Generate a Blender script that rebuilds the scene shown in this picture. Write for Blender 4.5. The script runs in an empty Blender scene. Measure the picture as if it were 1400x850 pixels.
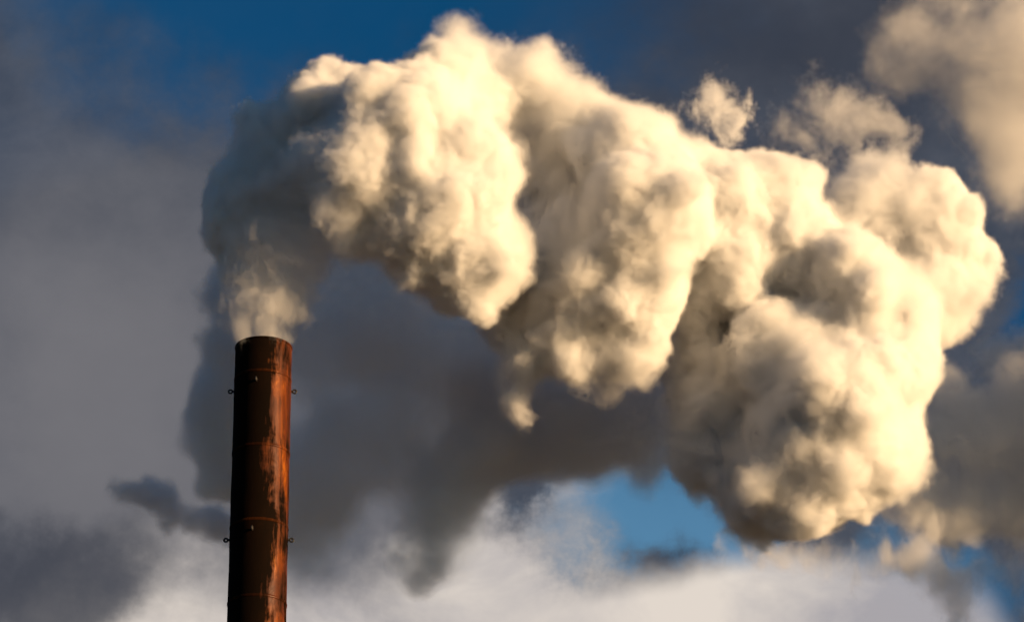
import bpy, math, random
import numpy as np
from mathutils import Vector, Matrix

# ------------------------------------------------------------------ scene
sc = bpy.context.scene
COL = sc.collection
R = math.radians

# camera: long lens tilted up at the chimney top
PITCH, FPX, EYE = 25.0, 6100.0, Vector((0, 0, 1.7))
cam_data = bpy.data.cameras.new('camera')
cam_data.sensor_width = 36.0
cam_data.lens = 36.0 * FPX / 1400.0
cam_data.clip_end = 60000
cam = bpy.data.objects.new('camera', cam_data)
cam.location = EYE
cam.rotation_euler = (R(90 + PITCH), 0, 0)
COL.objects.link(cam)
sc.camera = cam

# sun: low evening light from the right, a little in front of the plume
SUN_AZ, SUN_EL = 61.0, 6.5        # degrees to the right of straight behind the camera / above horizon
SUN_DIR = Vector((math.sin(R(SUN_AZ)) * math.cos(R(SUN_EL)), -math.cos(R(SUN_AZ)) * math.cos(R(SUN_EL)), math.sin(R(SUN_EL))))
sd = bpy.data.lights.new('sun', 'SUN')
sd.energy = 5.0
sd.angle = R(0.5)
sd.color = (1.0, 0.65, 0.335)
sun = bpy.data.objects.new('sun', sd)
sun.rotation_euler = SUN_DIR.to_track_quat('Z', 'Y').to_euler()
sun.location = (60, -60, 60)
COL.objects.link(sun)

sc.view_settings.view_transform = 'Standard'
sc.view_settings.look = 'None'
sc.view_settings.gamma = 1
sc.view_settings.use_curve_mapping = False
sc.view_settings.exposure = 0.8

cy = sc.cycles
cy.max_bounces = 16
cy.diffuse_bounces = 3
cy.volume_bounces = 12
cy.volume_step_rate = 1.5
cy.use_adaptive_sampling = True
cy.adaptive_threshold = .03
cy.adaptive_min_samples = 24
cy.transparent_max_bounces = 32
cy.caustics_reflective = False
cy.caustics_refractive = False

world = bpy.data.worlds.new('World')
sc.world = world
world.use_nodes = True
nt = world.node_tree
for n in list(nt.nodes):
    nt.nodes.remove(n)
out = nt.nodes.new('ShaderNodeOutputWorld')
bg = nt.nodes.new('ShaderNodeBackground')
sky = nt.nodes.new('ShaderNodeTexSky')
sky.sky_type = 'NISHITA'
sky.sun_disc = False
sky.sun_elevation = R(SUN_EL)
sky.sun_rotation = math.atan2(SUN_DIR.x, SUN_DIR.y)
bg.inputs['Strength'].default_value = 0.08
sky.ozone_density = 3.0
nt.links.new(sky.outputs[0], bg.inputs[0])
nt.links.new(bg.outputs[0], out.inputs[0])

# ------------------------------------------------------------------ helpers
def ray(px, py):
    """direction (depth 1 along the view axis) of a point of the 1400x850 photograph"""
    v = Vector(((px - 700) / FPX, (425 - py) / FPX, -1.0))
    return cam.rotation_euler.to_matrix() @ v

D0 = 235.0            # depth of the chimney along the view axis
def pt(px, py, dz=0.0):
    return EYE + ray(px, py) * (D0 + dz)

def mesh_obj(name, verts, faces, mat, parent=None, smooth=True):
    me = bpy.data.meshes.new(name)
    me.from_pydata([tuple(v) for v in verts], [], faces)
    me.update()
    if smooth:
        me.polygons.foreach_set('use_smooth', [True] * len(me.polygons))
    me.materials.append(mat)
    o = bpy.data.objects.new(name, me)
    COL.objects.link(o)
    o.parent = parent
    return o

def tag(o, label=None, cat=None, group=None, kind=None):
    for k, v in (('label', label), ('category', cat), ('group', group), ('kind', kind)):
        if v:
            o[k] = v
    return o

# vectorised noise -------------------------------------------------
def _hash(i, j, k, seed):
    h = (i.astype(np.int64) * 374761393 + j.astype(np.int64) * 668265263 + k.astype(np.int64) * 2147483647 + seed * 974634777) & 0xffffffff
    h = ((h ^ (h >> 13)) * 1274126177) & 0xffffffff
    h = ((h ^ (h >> 16)) * 2246822519) & 0xffffffff
    return h ^ (h >> 15)

def vnoise(p, seed=0):
    """smooth value noise in -1..1"""
    i = np.floor(p).astype(np.int64)
    f = p - i
    f = f * f * f * (f * (f * 6 - 15) + 10)
    r = 0
    for dx in (0, 1):
        wx = f[:, 0] if dx else 1 - f[:, 0]
        for dy in (0, 1):
            wy = f[:, 1] if dy else 1 - f[:, 1]
            for dz in (0, 1):
                wz = f[:, 2] if dz else 1 - f[:, 2]
                r = r + wx * wy * wz * (_hash(i[:, 0] + dx, i[:, 1] + dy, i[:, 2] + dz, seed) & 0xffff) / 32767.5
    return r - 1

def vfbm(p, octv=3, seed=0):
    a, s, r = 1.0, 1.0, 0
    for o in range(octv):
        r = r + a * vnoise(p * s + 17.3 * o, seed + o)
        a *= .5; s *= 2.03
    return r

def worley(p, seed=0):
    """distance to the nearest jittered cell point"""
    i = np.floor(p).astype(np.int64)
    best = np.full(len(p), 9.0)
    for dx in (-1, 0, 1):
        for dy in (-1, 0, 1):
            for dz in (-1, 0, 1):
                c = i + np.array([dx, dy, dz])
                h = _hash(c[:, 0], c[:, 1], c[:, 2], seed)
                q = np.stack([(h & 1023) / 1023., ((h >> 10) & 1023) / 1023., ((h >> 20) & 1023) / 1023.], 1)
                d = ((c + .15 + .7 * q - p) ** 2).sum(1)
                best = np.minimum(best, d)
    return np.sqrt(best)

_t = (1 + 5 ** .5) / 2
def ico(sub):
    import bmesh
    bm = bmesh.new()
    bmesh.ops.create_icosphere(bm, subdivisions=sub, radius=1)
    v = np.array([x.co[:] for x in bm.verts])
    f = np.array([[x.index for x in g.verts] for g in bm.faces])
    bm.free()
    return v, f
ICO3, ICO2 = ico(3), ico(2)

def voxel(me, size):
    """union of everything in the mesh as one closed skin"""
    o = bpy.data.objects.new('tmp', me)
    COL.objects.link(o)
    m = o.modifiers.new('r', 'REMESH')
    m.mode = 'VOXEL'
    m.voxel_size = size
    dg = bpy.context.evaluated_depsgraph_get()
    new = bpy.data.meshes.new_from_object(o.evaluated_get(dg))
    bpy.data.objects.remove(o)
    bpy.data.meshes.remove(me)
    return new

def co_of(me):
    a = np.empty(len(me.vertices) * 3)
    me.vertices.foreach_get('co', a)
    n = np.empty(len(me.vertices) * 3)
    me.vertices.foreach_get('normal', n)
    return a.reshape(-1, 3), n.reshape(-1, 3)

def set_co(me, a):
    me.vertices.foreach_set('co', a.ravel())
    me.update()

def smooth_normals(me, n, it=6):
    e = np.empty(len(me.edges) * 2, dtype=np.int32)
    me.edges.foreach_get('vertices', e)
    e = e.reshape(-1, 2)
    for _ in range(it):
        s = n.copy()
        for c in range(3):
            s[:, c] += np.bincount(e[:, 0], n[e[:, 1], c], len(n)) + np.bincount(e[:, 1], n[e[:, 0], c], len(n))
        n = s / (np.linalg.norm(s, axis=1)[:, None] + 1e-9)
    return n

def billow_mesh(name, balls, mat, children=12, child=(.30, .52), seed=1, steps=((1.9, .75), (.85, .34), (.4, .15)),
                vox=(.3, .16, .13), stretch=None, grand=0):
    """balls: (centre Vector, radius m). Lobes get smaller billows on their skin, all merged to one closed skin, then puffed by noise."""
    rnd = random.Random(seed)
    V, F, off = [], [], 0
    def add(c, r, tpl):
        nonlocal off
        q = tpl[0] * r
        V.append(q + np.array(c)); F.append(tpl[1] + off); off += len(tpl[0])
    def dirs(n):
        ph = rnd.random() * 6.28
        res = []
        for i in range(n):
            z = 1 - 2 * (i + .5) / n
            a = i * 2.39996 + ph
            s = math.sqrt(1 - z * z)
            d = Vector((s * math.cos(a), s * math.sin(a), z)) + Vector([rnd.uniform(-.35, .35) for _ in range(3)])
            res.append(d.normalized())
        return res
    for c, r in balls:
        add(c, r, ICO3)
        for d in dirs(children):
            rr = r * rnd.uniform(*child)
            cc = Vector(c) + d * r * rnd.uniform(.78, .98)
            add(cc, rr, ICO2)
            for e in dirs(grand):
                if e.dot(d) > -.2:
                    add(cc + e * rr * .9, rr * rnd.uniform(.3, .5), ICO2)
    V = np.concatenate(V); F = np.concatenate(F)
    me = bpy.data.meshes.new(name)
    me.from_pydata(V.tolist(), [], F.tolist())
    me = voxel(me, vox[0])
    for k, (scale, amp) in enumerate(steps):
        a, n = co_of(me)
        n = smooth_normals(me, n, 5 if k == 0 else 3)
        w = a / scale
        warp = np.stack([vnoise(w * .9 + 5.1, seed + 31), vnoise(w * .9 + 9.7, seed + 32), vnoise(w * .9 + 2.3, seed + 33)], 1)
        d = worley(w + .45 * warp, seed * 7 + k)
        mod = .65 + .6 * vnoise(a / (scale * 2.6) + 3.3, seed + 50 + k)
        a = a + n * (amp * np.clip(mod, .15, 1.3) * (0.62 - d * 1.0))[:, None]
        set_co(me, a)
        me = voxel(me, vox[min(k + 1, len(vox) - 1)])
    me.name = name
    me.polygons.foreach_set('use_smooth', [True] * len(me.polygons))
    me.materials.clear()
    me.materials.append(mat)
    o = bpy.data.objects.new(name, me)
    COL.objects.link(o)
    print(name, len(me.vertices))
    return o

def N(t, kind, op=None, **ins):
    """a node with its inputs set by value or by link; inputs given as i0, i1 ... or by name"""
    n = t.nodes.new(kind)
    if op is not None:
        n.operation = op
    for k, v in ins.items():
        sock = n.inputs[int(k[1:])] if k[0] == 'i' and k[1:].isdigit() else n.inputs[k.replace('_', ' ')]
        if isinstance(v, bpy.types.NodeSocket):
            t.links.new(v, sock)
        else:
            sock.default_value = v
    return n

def fmath(t, op, a, b=0.0, c=None, clamp=False):
    n = N(t, 'ShaderNodeMath', op, i0=a, i1=b)
    if c is not None:
        if isinstance(c, bpy.types.NodeSocket):
            t.links.new(c, n.inputs[2])
        else:
            n.inputs[2].default_value = c
    n.use_clamp = clamp
    return n.outputs[0]

def clear_mat(name):
    m = bpy.data.materials.new(name)
    m.use_nodes = True
    for n in list(m.node_tree.nodes):
        m.node_tree.nodes.remove(n)
    return m, m.node_tree, m.node_tree.nodes.new('ShaderNodeOutputMaterial')

def vapour(name, density, color=(1, 1, 1), aniso=0.0):
    """condensed vapour: droplets that scatter nearly all light, density from the grid"""
    m, t, o = clear_mat(name)
    v = t.nodes.new('ShaderNodeVolumePrincipled')
    v.inputs['Color'].default_value = (*color, 1)
    v.inputs['Density'].default_value = density
    v.inputs['Anisotropy'].default_value = aniso
    t.links.new(v.outputs[0], o.inputs['Volume'])
    m.cycles.volume_interpolation = 'LINEAR'
    return m

def film(name, color=(1, 1, 1), share=.015):
    """thin film added round the vapour to give it a surface: almost clear"""
    m, t, o = clear_mat(name)
    tr = t.nodes.new('ShaderNodeBsdfTransparent')
    df = N(t, 'ShaderNodeBsdfDiffuse', Color=(*color, 1))
    mx = N(t, 'ShaderNodeMixShader', i0=share, i1=tr.outputs[0], i2=df.outputs[0])
    t.links.new(mx.outputs[0], o.inputs['Surface'])
    return m

def cloudify(o, vmat, voxel=.16, pad=1.6, puff=(.32, 1.1), fbm=(.5, 1.0), wisp=(.9, .45), edge=(.25, 1.2), seed=0.0, warp=.8, stretch=(1, 1, 1)):
    """fills the closed mesh of o with a density grid whose border is broken into billows (puff: scale, metres) and shreds
    (fbm, wisp: scale, metres), falling off over edge = (crispest, softest) metres"""
    t = bpy.data.node_groups.new(o.name + '_cloud', 'GeometryNodeTree')
    t.interface.new_socket('Geometry', in_out='INPUT', socket_type='NodeSocketGeometry')
    t.interface.new_socket('Geometry', in_out='OUTPUT', socket_type='NodeSocketGeometry')
    t.nodes.new('NodeGroupInput')
    oi = t.nodes.new('GeometryNodeObjectInfo')
    oi.transform_space = 'ORIGINAL'
    oi.inputs['Object'].default_value = o
    gi = oi.outputs['Geometry']
    go = t.nodes.new('NodeGroupOutput')
    P = t.nodes.new('GeometryNodeInputPosition').outputs[0]
    # warped, shifted lookup position
    S = N(t, 'ShaderNodeVectorMath', 'MULTIPLY', i0=P, i1=stretch).outputs[0]
    S = N(t, 'ShaderNodeVectorMath', 'ADD', i0=S, i1=(seed * 13.7, seed * 7.1, seed * 3.3)).outputs[0]
    wn = N(t, 'ShaderNodeTexNoise', Vector=S, Scale=.35, Detail=3.0, Roughness=.55)
    wv = N(t, 'ShaderNodeVectorMath', 'SUBTRACT', i0=wn.outputs['Color'], i1=(.5, .5, .5)).outputs[0]
    wv = N(t, 'ShaderNodeVectorMath', 'SCALE', i0=wv, Scale=warp * 2).outputs[0]
    Q = N(t, 'ShaderNodeVectorMath', 'ADD', i0=S, i1=wv).outputs[0]
    # signed distance to the skin
    near = t.nodes.new('GeometryNodeSampleNearestSurface'); near.data_type = 'FLOAT_VECTOR'
    t.links.new(gi, near.inputs['Mesh'])
    t.links.new(t.nodes.new('GeometryNodeInputPosition').outputs[0], near.inputs['Value'])
    nn = t.nodes.new('GeometryNodeSampleNearestSurface'); nn.data_type = 'FLOAT_VECTOR'
    t.links.new(gi, nn.inputs['Mesh'])
    t.links.new(t.nodes.new('GeometryNodeInputNormal').outputs[0], nn.inputs['Value'])
    dv = N(t, 'ShaderNodeVectorMath', 'SUBTRACT', i0=near.outputs[0], i1=P).outputs[0]
    dist = N(t, 'ShaderNodeVectorMath', 'LENGTH', i0=dv).outputs['Value']
    dot = N(t, 'ShaderNodeVectorMath', 'DOT_PRODUCT', i0=dv, i1=nn.outputs[0]).outputs['Value']
    sdf = fmath(t, 'MULTIPLY', dist, fmath(t, 'SIGN', dot))          # positive inside
    # billows
    vo = N(t, 'ShaderNodeTexVoronoi', Vector=Q, Scale=puff[0], Detail=4.0, Roughness=.62, Lacunarity=2.3)
    vo.feature = 'F1'; vo.normalize = True
    bil = fmath(t, 'MULTIPLY', fmath(t, 'SUBTRACT', .42, vo.outputs['Distance']), puff[1] * 2)
    f1 = N(t, 'ShaderNodeTexNoise', Vector=Q, Scale=fbm[0], Detail=6.0, Roughness=.6)
    fb = fmath(t, 'MULTIPLY', fmath(t, 'SUBTRACT', f1.outputs[0], .5), fbm[1] * 2)
    ms = N(t, 'ShaderNodeTexNoise', Vector=S, Scale=.13, Detail=1.0)
    mask = N(t, 'ShaderNodeMapRange', Value=ms.outputs[0], i1=.38, i2=.62)
    f2 = N(t, 'ShaderNodeTexNoise', Vector=Q, Scale=wisp[0], Detail=5.0, Roughness=.7, Distortion=.8)
    wi = fmath(t, 'MULTIPLY', fmath(t, 'SUBTRACT', f2.outputs[0], .5), wisp[1] * 2)
    wi = fmath(t, 'MULTIPLY', wi, fmath(t, 'MULTIPLY_ADD', mask.outputs[0], .8, .2))
    d = fmath(t, 'ADD', fmath(t, 'ADD', sdf, bil), fmath(t, 'ADD', fb, wi))
    ew = fmath(t, 'MULTIPLY_ADD', fmath(t, 'POWER', mask.outputs[0], 2.0), edge[1] - edge[0], edge[0])
    q = fmath(t, 'DIVIDE', d, ew, clamp=True)
    dens = fmath(t, 'POWER', q, 1.6)
    v = np.array([x.co[:] for x in o.data.vertices])
    lo, hi = v.min(0) - pad, v.max(0) + pad
    res = [int((hi[i] - lo[i]) / voxel) + 1 for i in range(3)]
    vc = N(t, 'GeometryNodeVolumeCube', Density=dens, Min=tuple(lo), Max=tuple(hi))
    for k, r in zip(('Resolution X', 'Resolution Y', 'Resolution Z'), res):
        vc.inputs[k].default_value = r
    sm = N(t, 'GeometryNodeSetMaterial', Geometry=vc.outputs[0], Material=vmat)
    t.links.new(sm.outputs[0], go.inputs[0])
    vd = bpy.data.volumes.new('vapour')
    vo_ = bpy.data.objects.new('vapour', vd)
    COL.objects.link(vo_)
    vo_.parent = o
    vd.materials.append(vmat)
    vo_.modifiers.new('vapour', 'NODES').node_group = t
    print(o.name, 'grid', res, 'verts', len(o.data.vertices))
    return o

def B(lst, dz=0.0, k=1.0):
    return [(pt(x, y, z + dz), r * k * (D0 + z + dz) / FPX) for x, y, z, r in lst]

# ------------------------------------------------------------------ sky with far cloud cover
wt = nt
geo = wt.nodes.new('ShaderNodeTexCoord').outputs['Generated']
def wnoise(scale, detail=5.0, rough=.55, dist=.3, off=(0, 0, 0), sq=(1, 1, 1)):
    m = N(wt, 'ShaderNodeVectorMath', 'MULTIPLY_ADD', i0=geo, i1=sq, i2=off).outputs[0]
    return N(wt, 'ShaderNodeTexNoise', Vector=m, Scale=scale, Detail=detail, Roughness=rough, Distortion=dist)
warp_n = wnoise(26.0, 6.0, .6, .0)
wv = N(wt, 'ShaderNodeVectorMath', 'SUBTRACT', i0=warp_n.outputs['Color'], i1=(.5, .5, .5)).outputs[0]
wv = N(wt, 'ShaderNodeVectorMath', 'SCALE', i0=wv, Scale=.055).outputs[0]
wdir = N(wt, 'ShaderNodeVectorMath', 'ADD', i0=geo, i1=wv).outputs[0]
def blob(px, py, rad, soft=.6, sx=1.0, sy=1.0):
    """weight 0..1 round one direction of the sky (rad in pixels of the photograph), ragged by the warp"""
    c = ray(px, py).normalized()
    d = N(wt, 'ShaderNodeVectorMath', 'SUBTRACT', i0=wdir, i1=tuple(c)).outputs[0]
    d = N(wt, 'ShaderNodeVectorMath', 'MULTIPLY', i0=d, i1=(1 / sx, 1 / sy, 1 / sy)).outputs[0]
    l = N(wt, 'ShaderNodeVectorMath', 'LENGTH', i0=d).outputs['Value']
    r = rad / FPX
    mr = N(wt, 'ShaderNodeMapRange', Value=l, i1=r * (1 + soft), i2=r * (1 - soft))
    mr.interpolation_type = 'SMOOTHSTEP'
    return mr.outputs[0]
warp_s = wnoise(20.0, 5.0, .5, .0, (4, 4, 4))
wv2 = N(wt, 'ShaderNodeVectorMath', 'SUBTRACT', i0=warp_s.outputs['Color'], i1=(.5, .5, .5)).outputs[0]
wv2 = N(wt, 'ShaderNodeVectorMath', 'SCALE', i0=wv2, Scale=.022).outputs[0]
wdir2 = N(wt, 'ShaderNodeVectorMath', 'ADD', i0=geo, i1=wv2).outputs[0]
def sblob(*a, **k):
    global wdir
    keep, wdir = wdir, wdir2
    r = blob(*a, **k)
    wdir = keep
    return r
def union(lst):
    r = lst[0]
    for x in lst[1:]:
        # 1 - (1-r)(1-x)
        r = fmath(wt, 'SUBTRACT', fmath(wt, 'ADD', r, x), fmath(wt, 'MULTIPLY', r, x))
    return r
def mixc(f, a, b):
    m = wt.nodes.new('ShaderNodeMix'); m.data_type = 'RGBA'
    for sck, v in ((m.inputs[0], f), (m.inputs[6], a), (m.inputs[7], b)):
        if isinstance(v, bpy.types.NodeSocket):
            wt.links.new(v, sck)
        else:
            sck.default_value = v if not isinstance(v, tuple) else (*v, 1)
    return m.outputs[2]
SKY_K = .08
def radiance(rgb):
    """cloud brightness as seen, undone by the background strength"""
    return tuple(((c / 255 / 12.92) if c < 10 else ((c / 255 + .055) / 1.055) ** 2.4) / SKY_K / 2 ** .8 for c in rgb)
blue = sky.outputs[0]
blue = N(wt, 'ShaderNodeVectorMath', 'MULTIPLY', i0=blue, i1=(.03, .50, .72)).outputs[0]
# thin grey veil with open blue gaps
veil_n = wnoise(5.0, 6.0, .55, .5)
gaps = union([blob(560, -40, 190, .6, 2.0, .8), blob(300, -60, 190, .6, 1.6, .9), blob(860, 700, 100, .6, 1.2, .8), blob(1385, 420, 50, .7),
              blob(800, 20, 90, .7, 1.5, .7), blob(1310, 790, 90, .7, 1.3, .7), blob(950, 735, 85, .6, 1.4, .7), blob(1030, 750, 60, .6)])
veil = N(wt, 'ShaderNodeMapRange', Value=veil_n.outputs[0], i1=.28, i2=.5).outputs[0]
yy = N(wt, 'ShaderNodeSeparateXYZ', Vector=geo).outputs['Y']
behind = N(wt, 'ShaderNodeMapRange', Value=yy, i1=.75, i2=.2).outputs[0]      # the cover breaks up overhead and behind
gaps = fmath(wt, 'MAXIMUM', gaps, fmath(wt, 'MULTIPLY', behind, .75))
veil = fmath(wt, 'MULTIPLY', fmath(wt, 'MULTIPLY_ADD', veil, .25, .75), fmath(wt, 'SUBTRACT', 1.0, fmath(wt, 'MULTIPLY', gaps, .93)))
tone_n = wnoise(14.0, 7.0, .6, .5, (3, 1, 2), (1, 1, 1.4))
tone = N(wt, 'ShaderNodeMapRange', Value=tone_n.outputs[0], i1=.3, i2=.7).outputs[0]
tone2 = wnoise(42.0, 6.0, .6, .4, (6, 2, 1), (1, 1, 1.5))
tone = fmath(wt, 'ADD', fmath(wt, 'MULTIPLY', tone, .75), fmath(wt, 'MULTIPLY', fmath(wt, 'SUBTRACT', tone2.outputs[0], .35), 1.2), clamp=True)
grey = mixc(tone, radiance((48, 58, 74)), radiance((88, 92, 102)))
light = union([blob(480, 700, 110, .8), blob(595, 560, 60, .9, .6, 1.8), blob(170, 560, 260, .8, .9, 1.2), blob(200, 800, 170, .8)])
grey = mixc(fmath(wt, 'MULTIPLY', light, .75), grey, radiance((122, 120, 124)))
blue = mixc(fmath(wt, 'MULTIPLY', sblob(860, 740, 260, .9, 1.8, .6), .55), blue, radiance((112, 164, 200)))
col = mixc(veil, blue, grey)
# far sunlit bank low in the view and dark shreds in front of it
bank = union([sblob(1000, 945, 195, .14, 2.0, .9), blob(680, 800, 115, .5, 1.1, 1.0), sblob(1180, 860, 100, .35, 1.5, .9), blob(380, 900, 150, .8, 2.4, .8), blob(640, 740, 60, .7), blob(760, 690, 60, .8, 1.6, .6)])
bt = wnoise(16.0, 7.0, .55, .4, (1, 5, 2), (1, 1, 1.8))
btm = N(wt, 'ShaderNodeMapRange', Value=bt.outputs[0], i1=.36, i2=.62).outputs[0]
bank = fmath(wt, 'MULTIPLY', bank, fmath(wt, 'SUBTRACT', 1.0, blob(868, 705, 92, .7, 1.4, .7)))
bcol = mixc(btm, radiance((172, 168, 172)), radiance((230, 219, 208)))
col = mixc(fmath(wt, 'MULTIPLY', bank, .95), col, bcol)
dark = union([blob(50, 800, 120, .5, 1.3, .8), blob(1120, 30, 150, .9, 1.8, .8)])
col = mixc(fmath(wt, 'MULTIPLY', dark, .8), col, radiance((55, 60, 72)))
wt.links.new(col, bg.inputs[0])
bg.inputs['Strength'].default_value = SKY_K

# ------------------------------------------------------------------ ground
def simple(name, c1, c2, scale, rough=.9):
    m, t, o = clear_mat(name)
    tc = t.nodes.new('ShaderNodeTexCoord').outputs['Object']
    n = N(t, 'ShaderNodeTexNoise', Vector=tc, Scale=scale, Detail=6.0)
    r = t.nodes.new('ShaderNodeValToRGB')
    r.color_ramp.elements[0].color = (*c1, 1); r.color_ramp.elements[1].color = (*c2, 1)
    r.color_ramp.elements[0].position = .35; r.color_ramp.elements[1].position = .65
    t.links.new(n.outputs[0], r.inputs[0])
    b = N(t, 'ShaderNodeBsdfPrincipled', Roughness=rough)
    t.links.new(r.outputs[0], b.inputs['Base Color'])
    t.links.new(b.outputs[0], o.inputs['Surface'])
    return m
G = 20000
tag(mesh_obj('ground', [(-G, -G, 0), (G, -G, 0), (G, G, 0), (-G, G, 0)], [(0, 1, 2, 3)], simple('dry_ground', (.10, .085, .05), (.20, .16, .10), .02), smooth=False), kind='structure')

# ------------------------------------------------------------------ chimney
TOP = pt(360.5, 475)
R_TOP = 38.6 * D0 / FPX
def radius(z):
    return R_TOP * (1 + .0014 * (TOP.z - z))

def rust(name, dark=1.0):
    m, t, o = clear_mat(name)
    tc = t.nodes.new('ShaderNodeTexCoord').outputs['Object']
    st = N(t, 'ShaderNodeVectorMath', 'MULTIPLY', i0=tc, i1=(1, 1, .28)).outputs[0]
    n1 = N(t, 'ShaderNodeTexNoise', Vector=st, Scale=1.1, Detail=8.0, Roughness=.65, Distortion=.4)
    n2 = N(t, 'ShaderNodeTexNoise', Vector=tc, Scale=.45, Detail=6.0, Roughness=.6, Distortion=.5)
    n3 = N(t, 'ShaderNodeTexNoise', Vector=N(t, 'ShaderNodeVectorMath', 'MULTIPLY', i0=tc, i1=(2.2, 2.2, .3)).outputs[0], Scale=1.4, Detail=6.0, Roughness=.6)
    r = t.nodes.new('ShaderNodeValToRGB')
    e = r.color_ramp.elements
    e[0].position, e[0].color = .30, (.035, .010, .003, 1)
    e[1].position, e[1].color = .72, (.44, .135, .009, 1)
    x = e.new(.48); x.color = (.08, .018, .003, 1)
    x = e.new(.60); x.color = (.17, .042, .005, 1)
    t.links.new(n1.outputs[0], r.inputs[0])
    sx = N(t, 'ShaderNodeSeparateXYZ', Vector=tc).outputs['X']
    side_shade = N(t, 'ShaderNodeMapRange', Value=sx, i1=-.3, i2=1.0, i3=.22, i4=-.09).outputs[0]     # shade away from the sun painted in, on top of sooty patches
    soot_shade = N(t, 'ShaderNodeMapRange', Value=fmath(t, 'ADD', side_shade, fmath(t, 'MULTIPLY_ADD', n3.outputs[0], .6, fmath(t, 'MULTIPLY', n2.outputs[0], .6))), i1=.46, i2=.60)
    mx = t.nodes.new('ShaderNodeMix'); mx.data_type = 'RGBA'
    t.links.new(fmath(t, 'MULTIPLY', soot_shade.outputs[0], .985 * dark), mx.inputs[0])
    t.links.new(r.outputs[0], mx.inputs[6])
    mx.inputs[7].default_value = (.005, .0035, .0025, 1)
    b = N(t, 'ShaderNodeBsdfPrincipled', Roughness=fmath(t, 'MULTIPLY_ADD', soot_shade.outputs[0], .35, .36))
    t.links.new(fmath(t, 'MULTIPLY_ADD', soot_shade.outputs[0], -.16, .17), b.inputs['Specular IOR Level'])
    t.links.new(mx.outputs[2], b.inputs['Base Color'])
    bp = N(t, 'ShaderNodeBump', Strength=.5, Distance=.05, Height=n1.outputs[0])
    t.links.new(bp.outputs[0], b.inputs['Normal'])
    t.links.new(b.outputs[0], o.inputs['Surface'])
    return m
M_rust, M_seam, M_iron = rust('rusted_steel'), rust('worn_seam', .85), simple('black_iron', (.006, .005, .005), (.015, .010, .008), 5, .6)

stack = bpy.data.objects.new('chimney', None)
stack.location = (TOP.x, TOP.y, 0)
COL.objects.link(stack)
tag(stack, 'tall round rusty steel chimney with sooty stains and painted shade, steam rising from its open top', 'chimney')

def ring_mesh(name, prof, mat, seg=128, dent=0.0, closed=True):
    """lathe of (radius, z) pairs round the chimney's axis"""
    V, F = [], []
    for (r, z) in prof:
        for k in range(seg):
            a = 2 * math.pi * k / seg
            rr = r + dent * math.sin(3 * a + z * .7) * math.sin(z * 1.61 + a)
            V.append((rr * math.cos(a), rr * math.sin(a), z))
    n = len(prof)
    for i in range(n if closed else n - 1):
        i2 = (i + 1) % n
        for k in range(seg):
            k2 = (k + 1) % seg
            F.append((i * seg + k, i * seg + k2, i2 * seg + k2, i2 * seg + k))
    return mesh_obj(name, V, F, mat, stack)

zt = TOP.z
prof = [(radius(z) + 0.0, z) for z in np.linspace(0, zt - .03, 200)]
prof += [(radius(zt) - .02, zt), (radius(zt) - .07, zt - .02)]
prof += [(radius(z) - .08, z) for z in np.linspace(zt - .1, 0, 12)]
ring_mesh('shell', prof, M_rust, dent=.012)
# the seams between the welded courses
def z_at(py):
    """height on the chimney's near face of a row of the photograph"""
    lo, hi = 60.0, TOP.z
    for _ in range(40):
        z = (lo + hi) / 2
        p = cam.matrix_world.inverted() @ Vector((TOP.x, TOP.y - radius(z), z))
        y = 425 - FPX * p.y / -p.z
        if y > py: lo = z
        else: hi = z
    return z
bpy.context.view_layer.update()
ROW = z_at(708) ; COURSE = (z_at(505) - z_at(708)) / 2
k = 0
z = z_at(505)
while z > 1:
    r = radius(z)
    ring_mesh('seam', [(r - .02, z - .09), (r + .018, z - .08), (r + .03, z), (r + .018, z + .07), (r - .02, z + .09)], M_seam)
    z -= COURSE
# rolled rim
r = radius(zt)
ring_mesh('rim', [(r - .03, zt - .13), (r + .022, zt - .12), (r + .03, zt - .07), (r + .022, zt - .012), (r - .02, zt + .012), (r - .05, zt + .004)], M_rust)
# stay lugs: a plate with a shackle ring, on four sides below every second seam
def lug(ang, z):
    r = radius(z)
    u = Vector((math.cos(ang), math.sin(ang), 0)); w = Vector((-u.y, u.x, 0)); up = Vector((0, 0, 1))
    V, F = [], []
    c = u * (r + .045) + up * z
    for a in (-1, 1):
        for b in (-1, 1):
            for d in (-1, 1):
                V.append(c + u * .065 * a + w * .022 * b + up * (.075 if a < 0 else .05) * d)
    F += [(0, 1, 3, 2), (4, 6, 7, 5), (0, 4, 5, 1), (2, 3, 7, 6), (0, 2, 6, 4), (1, 5, 7, 3)]
    o = mesh_obj('lug', V, F, M_iron, stack, smooth=False)
    V, F = [], []
    c = u * (r + .19) + up * z
    n1, n2 = 28, 10
    for i in range(n1):
        a = 2 * math.pi * i / n1
        q = u * math.cos(a) + up * math.sin(a)
        for j in range(n2):
            b = 2 * math.pi * j / n2
            V.append(c + q * (.095 + .048 * math.cos(b)) + w * .048 * math.sin(b))
            F.append((i * n2 + j, ((i + 1) % n1) * n2 + j, ((i + 1) % n1) * n2 + (j + 1) % n2, i * n2 + (j + 1) % n2))
    s_ = mesh_obj('shackle', V, F, M_iron, o)
z = z_at(505) - .6
while z > 1:
    for ang in (0.0, math.pi / 2, math.pi, -math.pi / 2 - .15):
        lug(ang, z)
    z -= 2 * COURSE

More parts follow.
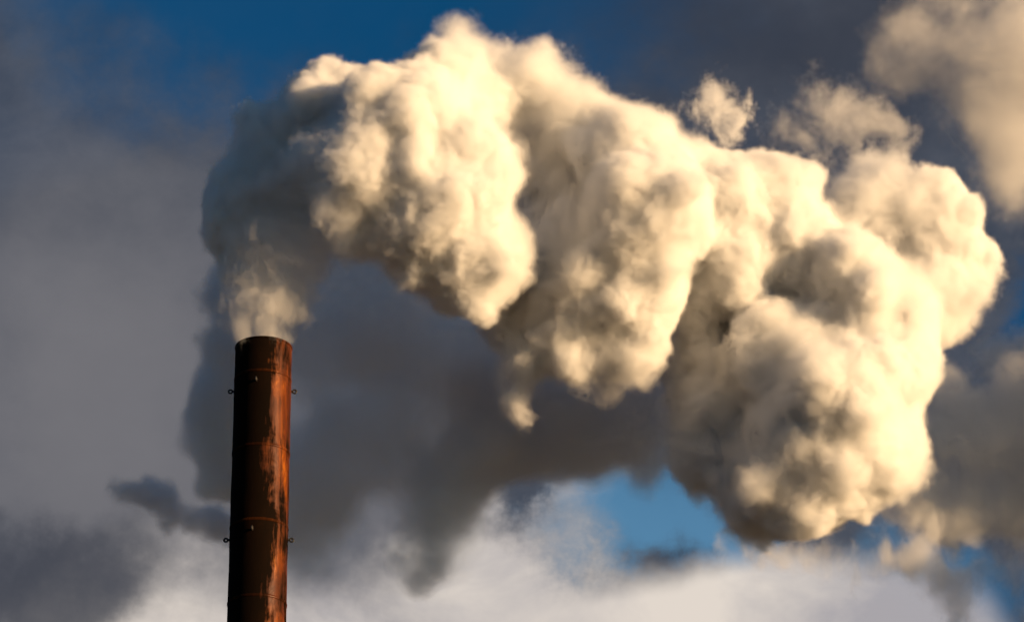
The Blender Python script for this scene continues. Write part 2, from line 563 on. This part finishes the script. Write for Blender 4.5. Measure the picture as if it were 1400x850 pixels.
# ------------------------------------------------------------------ plume
M_plume = vapour('plume_vapour', 5.0, (.998, .998, .998))
M_film = film('added_film')
M_thin = vapour('thin_vapour', .9, (.99, .99, .99))
M_steam = vapour('thin_steam', .7, (.99, .99, .99))
M_far = vapour('far_vapour', .32, (.98, .975, .97))
M_dim = vapour('dim_vapour', .7, (.965, .965, .96))
M_puff = vapour('puff_vapour', 2.2, (.99, .99, .99))
M_soft = vapour('soft_vapour', .42, (.985, .98, .975))
M_slate = vapour('slate_vapour', .95, (.95, .96, .975))
M_shade = vapour('shaded_vapour', 1.4, (.95, .96, .975))
M_shred = vapour('shredded_vapour', .9, (.96, .965, .975))
plume = B([
    # column rising from the stack
    (345, 362, 2.2, 38), (342, 325, 2.6, 56), (350, 270, 3, 70), (395, 215, 3, 80), (358, 185, 4, 38),
    (328, 270, 4, 46), (450, 160, 3, 72), (440, 250, 1.5, 80), (505, 240, -1, 96), (490, 305, -1, 62), (560, 180, 0, 98), (590, 285, -.8, 108),
    (650, 345, -1.2, 84), (610, 105, 2, 60), (628, 50, 3, 32), (626, 26, 3, 18), (655, 130, 3, 56), (650, 230, -1, 70), (600, 362, -.4, 62), (545, 345, -.5, 40), (690, 100, 4, 46), (700, 150, 5, 50),
    # ridge
    (730, 110, 4, 55), (790, 160, 4, 60), (740, 250, 7, 60), (860, 210, 2, 74), (882, 290, -.5, 94), (800, 330, 4, 60),
    (748, 330, 5, 52), (745, 215, 5, 26), (770, 245, 4.4, 28), (757, 350, 4, 26),
    (820, 410, .8, 80), (865, 385, .5, 76), (785, 350, 2, 66), (850, 450, 1, 60), (755, 470, 1, 46), (715, 500, 1, 36), (703, 540, 1, 26), (722, 572, 1, 13), (830, 530, 1, 26), (860, 485, 0, 46), (790, 495, 0, 40), (930, 235, 3, 50),
    (725, 420, 4, 50), (695, 430, 3, 50), (690, 385, 3, 50), (870, 525, 0, 16),
    # centre lobe
    (985, 275, 3, 70), (1060, 270, 3.5, 62), (1010, 350, 3, 80), (1090, 340, 3, 66), (960, 390, 4, 70), (1060, 420, 4, 60),
    (1165, 368, 1, 58),
    # right lobe
    (1200, 280, 5, 70), (1270, 300, 5, 68), (1330, 365, 5, 38), (1270, 400, 4.5, 76), (1200, 430, 2, 90), (1120, 430, 5, 74),
    # hanging lobe
    (1145, 545, -2, 98), (1070, 490, .5, 80), (1205, 500, .5, 82), (1180, 615, -1, 88), (1090, 645, -1, 90), (1000, 560, 3, 84), (975, 610, 2.5, 68), (1035, 680, 1, 62), (1110, 600, -1, 100), (1110, 670, 0, 54), (960, 500, 5, 66),
])
o = billow_mesh('smoke_plume', plume, M_film, children=9, child=(.26, .44), steps=((2.4, .4),), vox=(.35, .3))
cloudify(o, M_plume, voxel=.14, puff=(.3, .6), fbm=(.55, .9), wisp=(1.4, 1.2), edge=(.3, 2.0), warp=1.3)
wsp = billow_mesh('steam_wisps', B([(361, 466, 0, 24), (361, 448, 0, 36), (362, 432, 0, 45), (366, 408, .3, 60), (372, 375, .8, 70), (385, 340, 1, 76)]), M_film, children=0, steps=((1.5, .2),), vox=(.25, .2), seed=4)
wsp.parent = o
cloudify(wsp, M_steam, voxel=.09, pad=.8, puff=(.7, .5), fbm=(.8, 2.2), wisp=(1.8, 2.8), edge=(.4, 1.1), warp=1.5, stretch=(1.25, 1.25, .65), seed=2)
tag(o, 'large billowing sunlit steam plume pouring from the rusty chimney top and bending right', 'smoke')

# ------------------------------------------------------------------ shaded vapour behind and under the plume
def soft_cloud(name, balls, mat, label, voxel=.3, cat='cloud', **kw):
    o = billow_mesh(name, B(balls), M_film, children=6, child=(.4, .6), steps=((3.0, .5),), vox=(.5, .45), seed=len(label))
    a = dict(puff=(.2, .9), fbm=(.22, 2.4), wisp=(.5, 1.4), edge=(2.0, 4.0), pad=2.5, warp=1.5, voxel=voxel, seed=len(label) * .37)
    a.update(kw)
    cloudify(o, mat, **a)
    tag(o, label, cat)
    return o
soft_cloud('smoke_cloud', [(318, 400, 11, 44), (308, 470, 11, 44), (300, 550, 11, 48), (288, 605, 11, 34), (345, 620, 11, 40), (305, 655, 11.5, 34)], M_shade,
    'blue grey column of smoke with a crisp left edge hanging behind the chimney', cat='smoke', voxel=.2, edge=(.4, 1.6), fbm=(.4, 1.2), wisp=(.9, .9), pad=1.5)
soft_cloud('smoke_cloud', [(400, 450, 11, 80), (470, 460, 11, 90), (560, 480, 11, 90), (500, 570, 15, 105), (430, 640, 16, 90), (640, 480, 11, 76), (400, 730, 17, 60)], M_soft,
    'broad brown grey bank of smoke in shade under the arch of the plume', cat='smoke', edge=(1.2, 3.5), wisp=(.5, 2.2), fbm=(.22, 3.2))
soft_cloud('smoke_cloud', [(700, 600, 11, 75), (800, 590, 10, 75), (650, 530, 11, 60), (740, 530, 10, 60), (830, 530, 9, 60), (615, 650, 10.5, 66), (600, 705, 9.5, 66), (588, 745, 9, 56), (575, 785, 9, 36), (885, 600, 7, 54), (880, 550, 8, 50), (880, 655, 7, 26)],
    M_slate, 'slate blue shaded smoke trailing down to a point below the middle of the plume', cat='smoke', voxel=.2, edge=(.7, 2.4), wisp=(.8, 1.2), fbm=(.3, 1.2), puff=(.25, .6))
soft_cloud('smoke_cloud', [(985, 735, 6, 16), (1015, 750, 6, 18), (1050, 765, 6, 22), (1085, 766, 6, 20), (1120, 765, 6, 24), (1155, 768, 6, 20), (1190, 770, 6, 22), (1240, 760, 6, 32), (1290, 790, 6, 32), (1310, 840, 6, 28), (1260, 720, 6, 26), (1335, 780, 6, 24), (1370, 770, 6, 24), (1430, 780, 5, 50), (1530, 760, 4, 70), (1640, 740, 2, 100), (1780, 760, 0, 110)],  # rightmost balls: bank out of view, added to keep the shreds in shade
    M_shred, 'ragged blue grey shreds trailing from the underside of the hanging lobe', cat='smoke', voxel=.14, pad=1.6, puff=(.4, .4), fbm=(.55, 2.4), wisp=(1.1, 2.6), edge=(.8, 2.0), warp=1.6, stretch=(1.2, 1.2, .6))
soft_cloud('cloud', [(172, 668, 15, 20), (205, 682, 16, 28), (238, 703, 17, 26), (270, 712, 17.5, 24), (300, 720, 18, 30)], M_shade, 'small dark blue cloud shred left of the chimney',
    voxel=.2, fbm=(.5, 1.3), wisp=(1.0, 1.3), edge=(.5, 1.4), pad=1.5)
soft_cloud('cloud', [(975, 128, 5, 22), (985, 155, 5, 22), (952, 152, 5, 18), (995, 188, 5, 20), (1010, 150, 5, 16)], M_puff, 'small bright cloud puff floating just above the crest of the plume',
    voxel=.13, fbm=(.9, 1.9), wisp=(1.6, 2.0), edge=(.4, 1.2), pad=1.2, puff=(.6, .4))
soft_cloud('cloud', [(1070, 195, 8, 22), (1095, 170, 8, 28), (1130, 155, 8, 34), (1165, 170, 8, 32), (1200, 160, 8, 28), (1225, 185, 8, 20), (1110, 125, 8, 18), (1140, 195, 8, 26)], M_soft, 'thin shredded wisp of pale cloud above the right end of the plume',
    voxel=.15, fbm=(.6, 2.8), wisp=(1.2, 3.0), edge=(.6, 1.8), pad=1.5, warp=2.2)
soft_cloud('cloud', [(1275, 620, 14, 50), (1300, 540, 15, 40), (1350, 600, 16, 66), (1310, 690, 16, 50), (1390, 690, 16, 56), (1390, 500, 18, 56), (1470, 600, 18, 110), (1240, 690, 13, 34), (1560, 500, 18, 120), (1600, 400, 18, 120), (1750, 450, 14, 120), (1850, 430, 5, 110), (1620, 600, 14, 100)], M_dim,  # far-right balls are unseen, added to throw shade back onto the cloud
    'dim olive brown smoke cloud at the right edge behind the hanging lobe', voxel=.22, fbm=(.35, 3.0), wisp=(.8, 3.4), edge=(.6, 2.0), warp=2.4)
soft_cloud('cloud', [(1250, 40, 60, 50), (1240, 90, 60, 34), (1320, 70, 60, 74), (1370, 60, 60, 80), (1440, 60, 60, 100), (1400, 170, 60, 84), (1345, 150, 60, 64), (1385, 250, 60, 50), (1290, -20, 60, 60)], M_far,
    'blurred tan cloud in the upper right corner of the sky', voxel=.32, edge=(1.0, 4.0), wisp=(.5, 5.0), fbm=(.22, 4.0), warp=3.0)
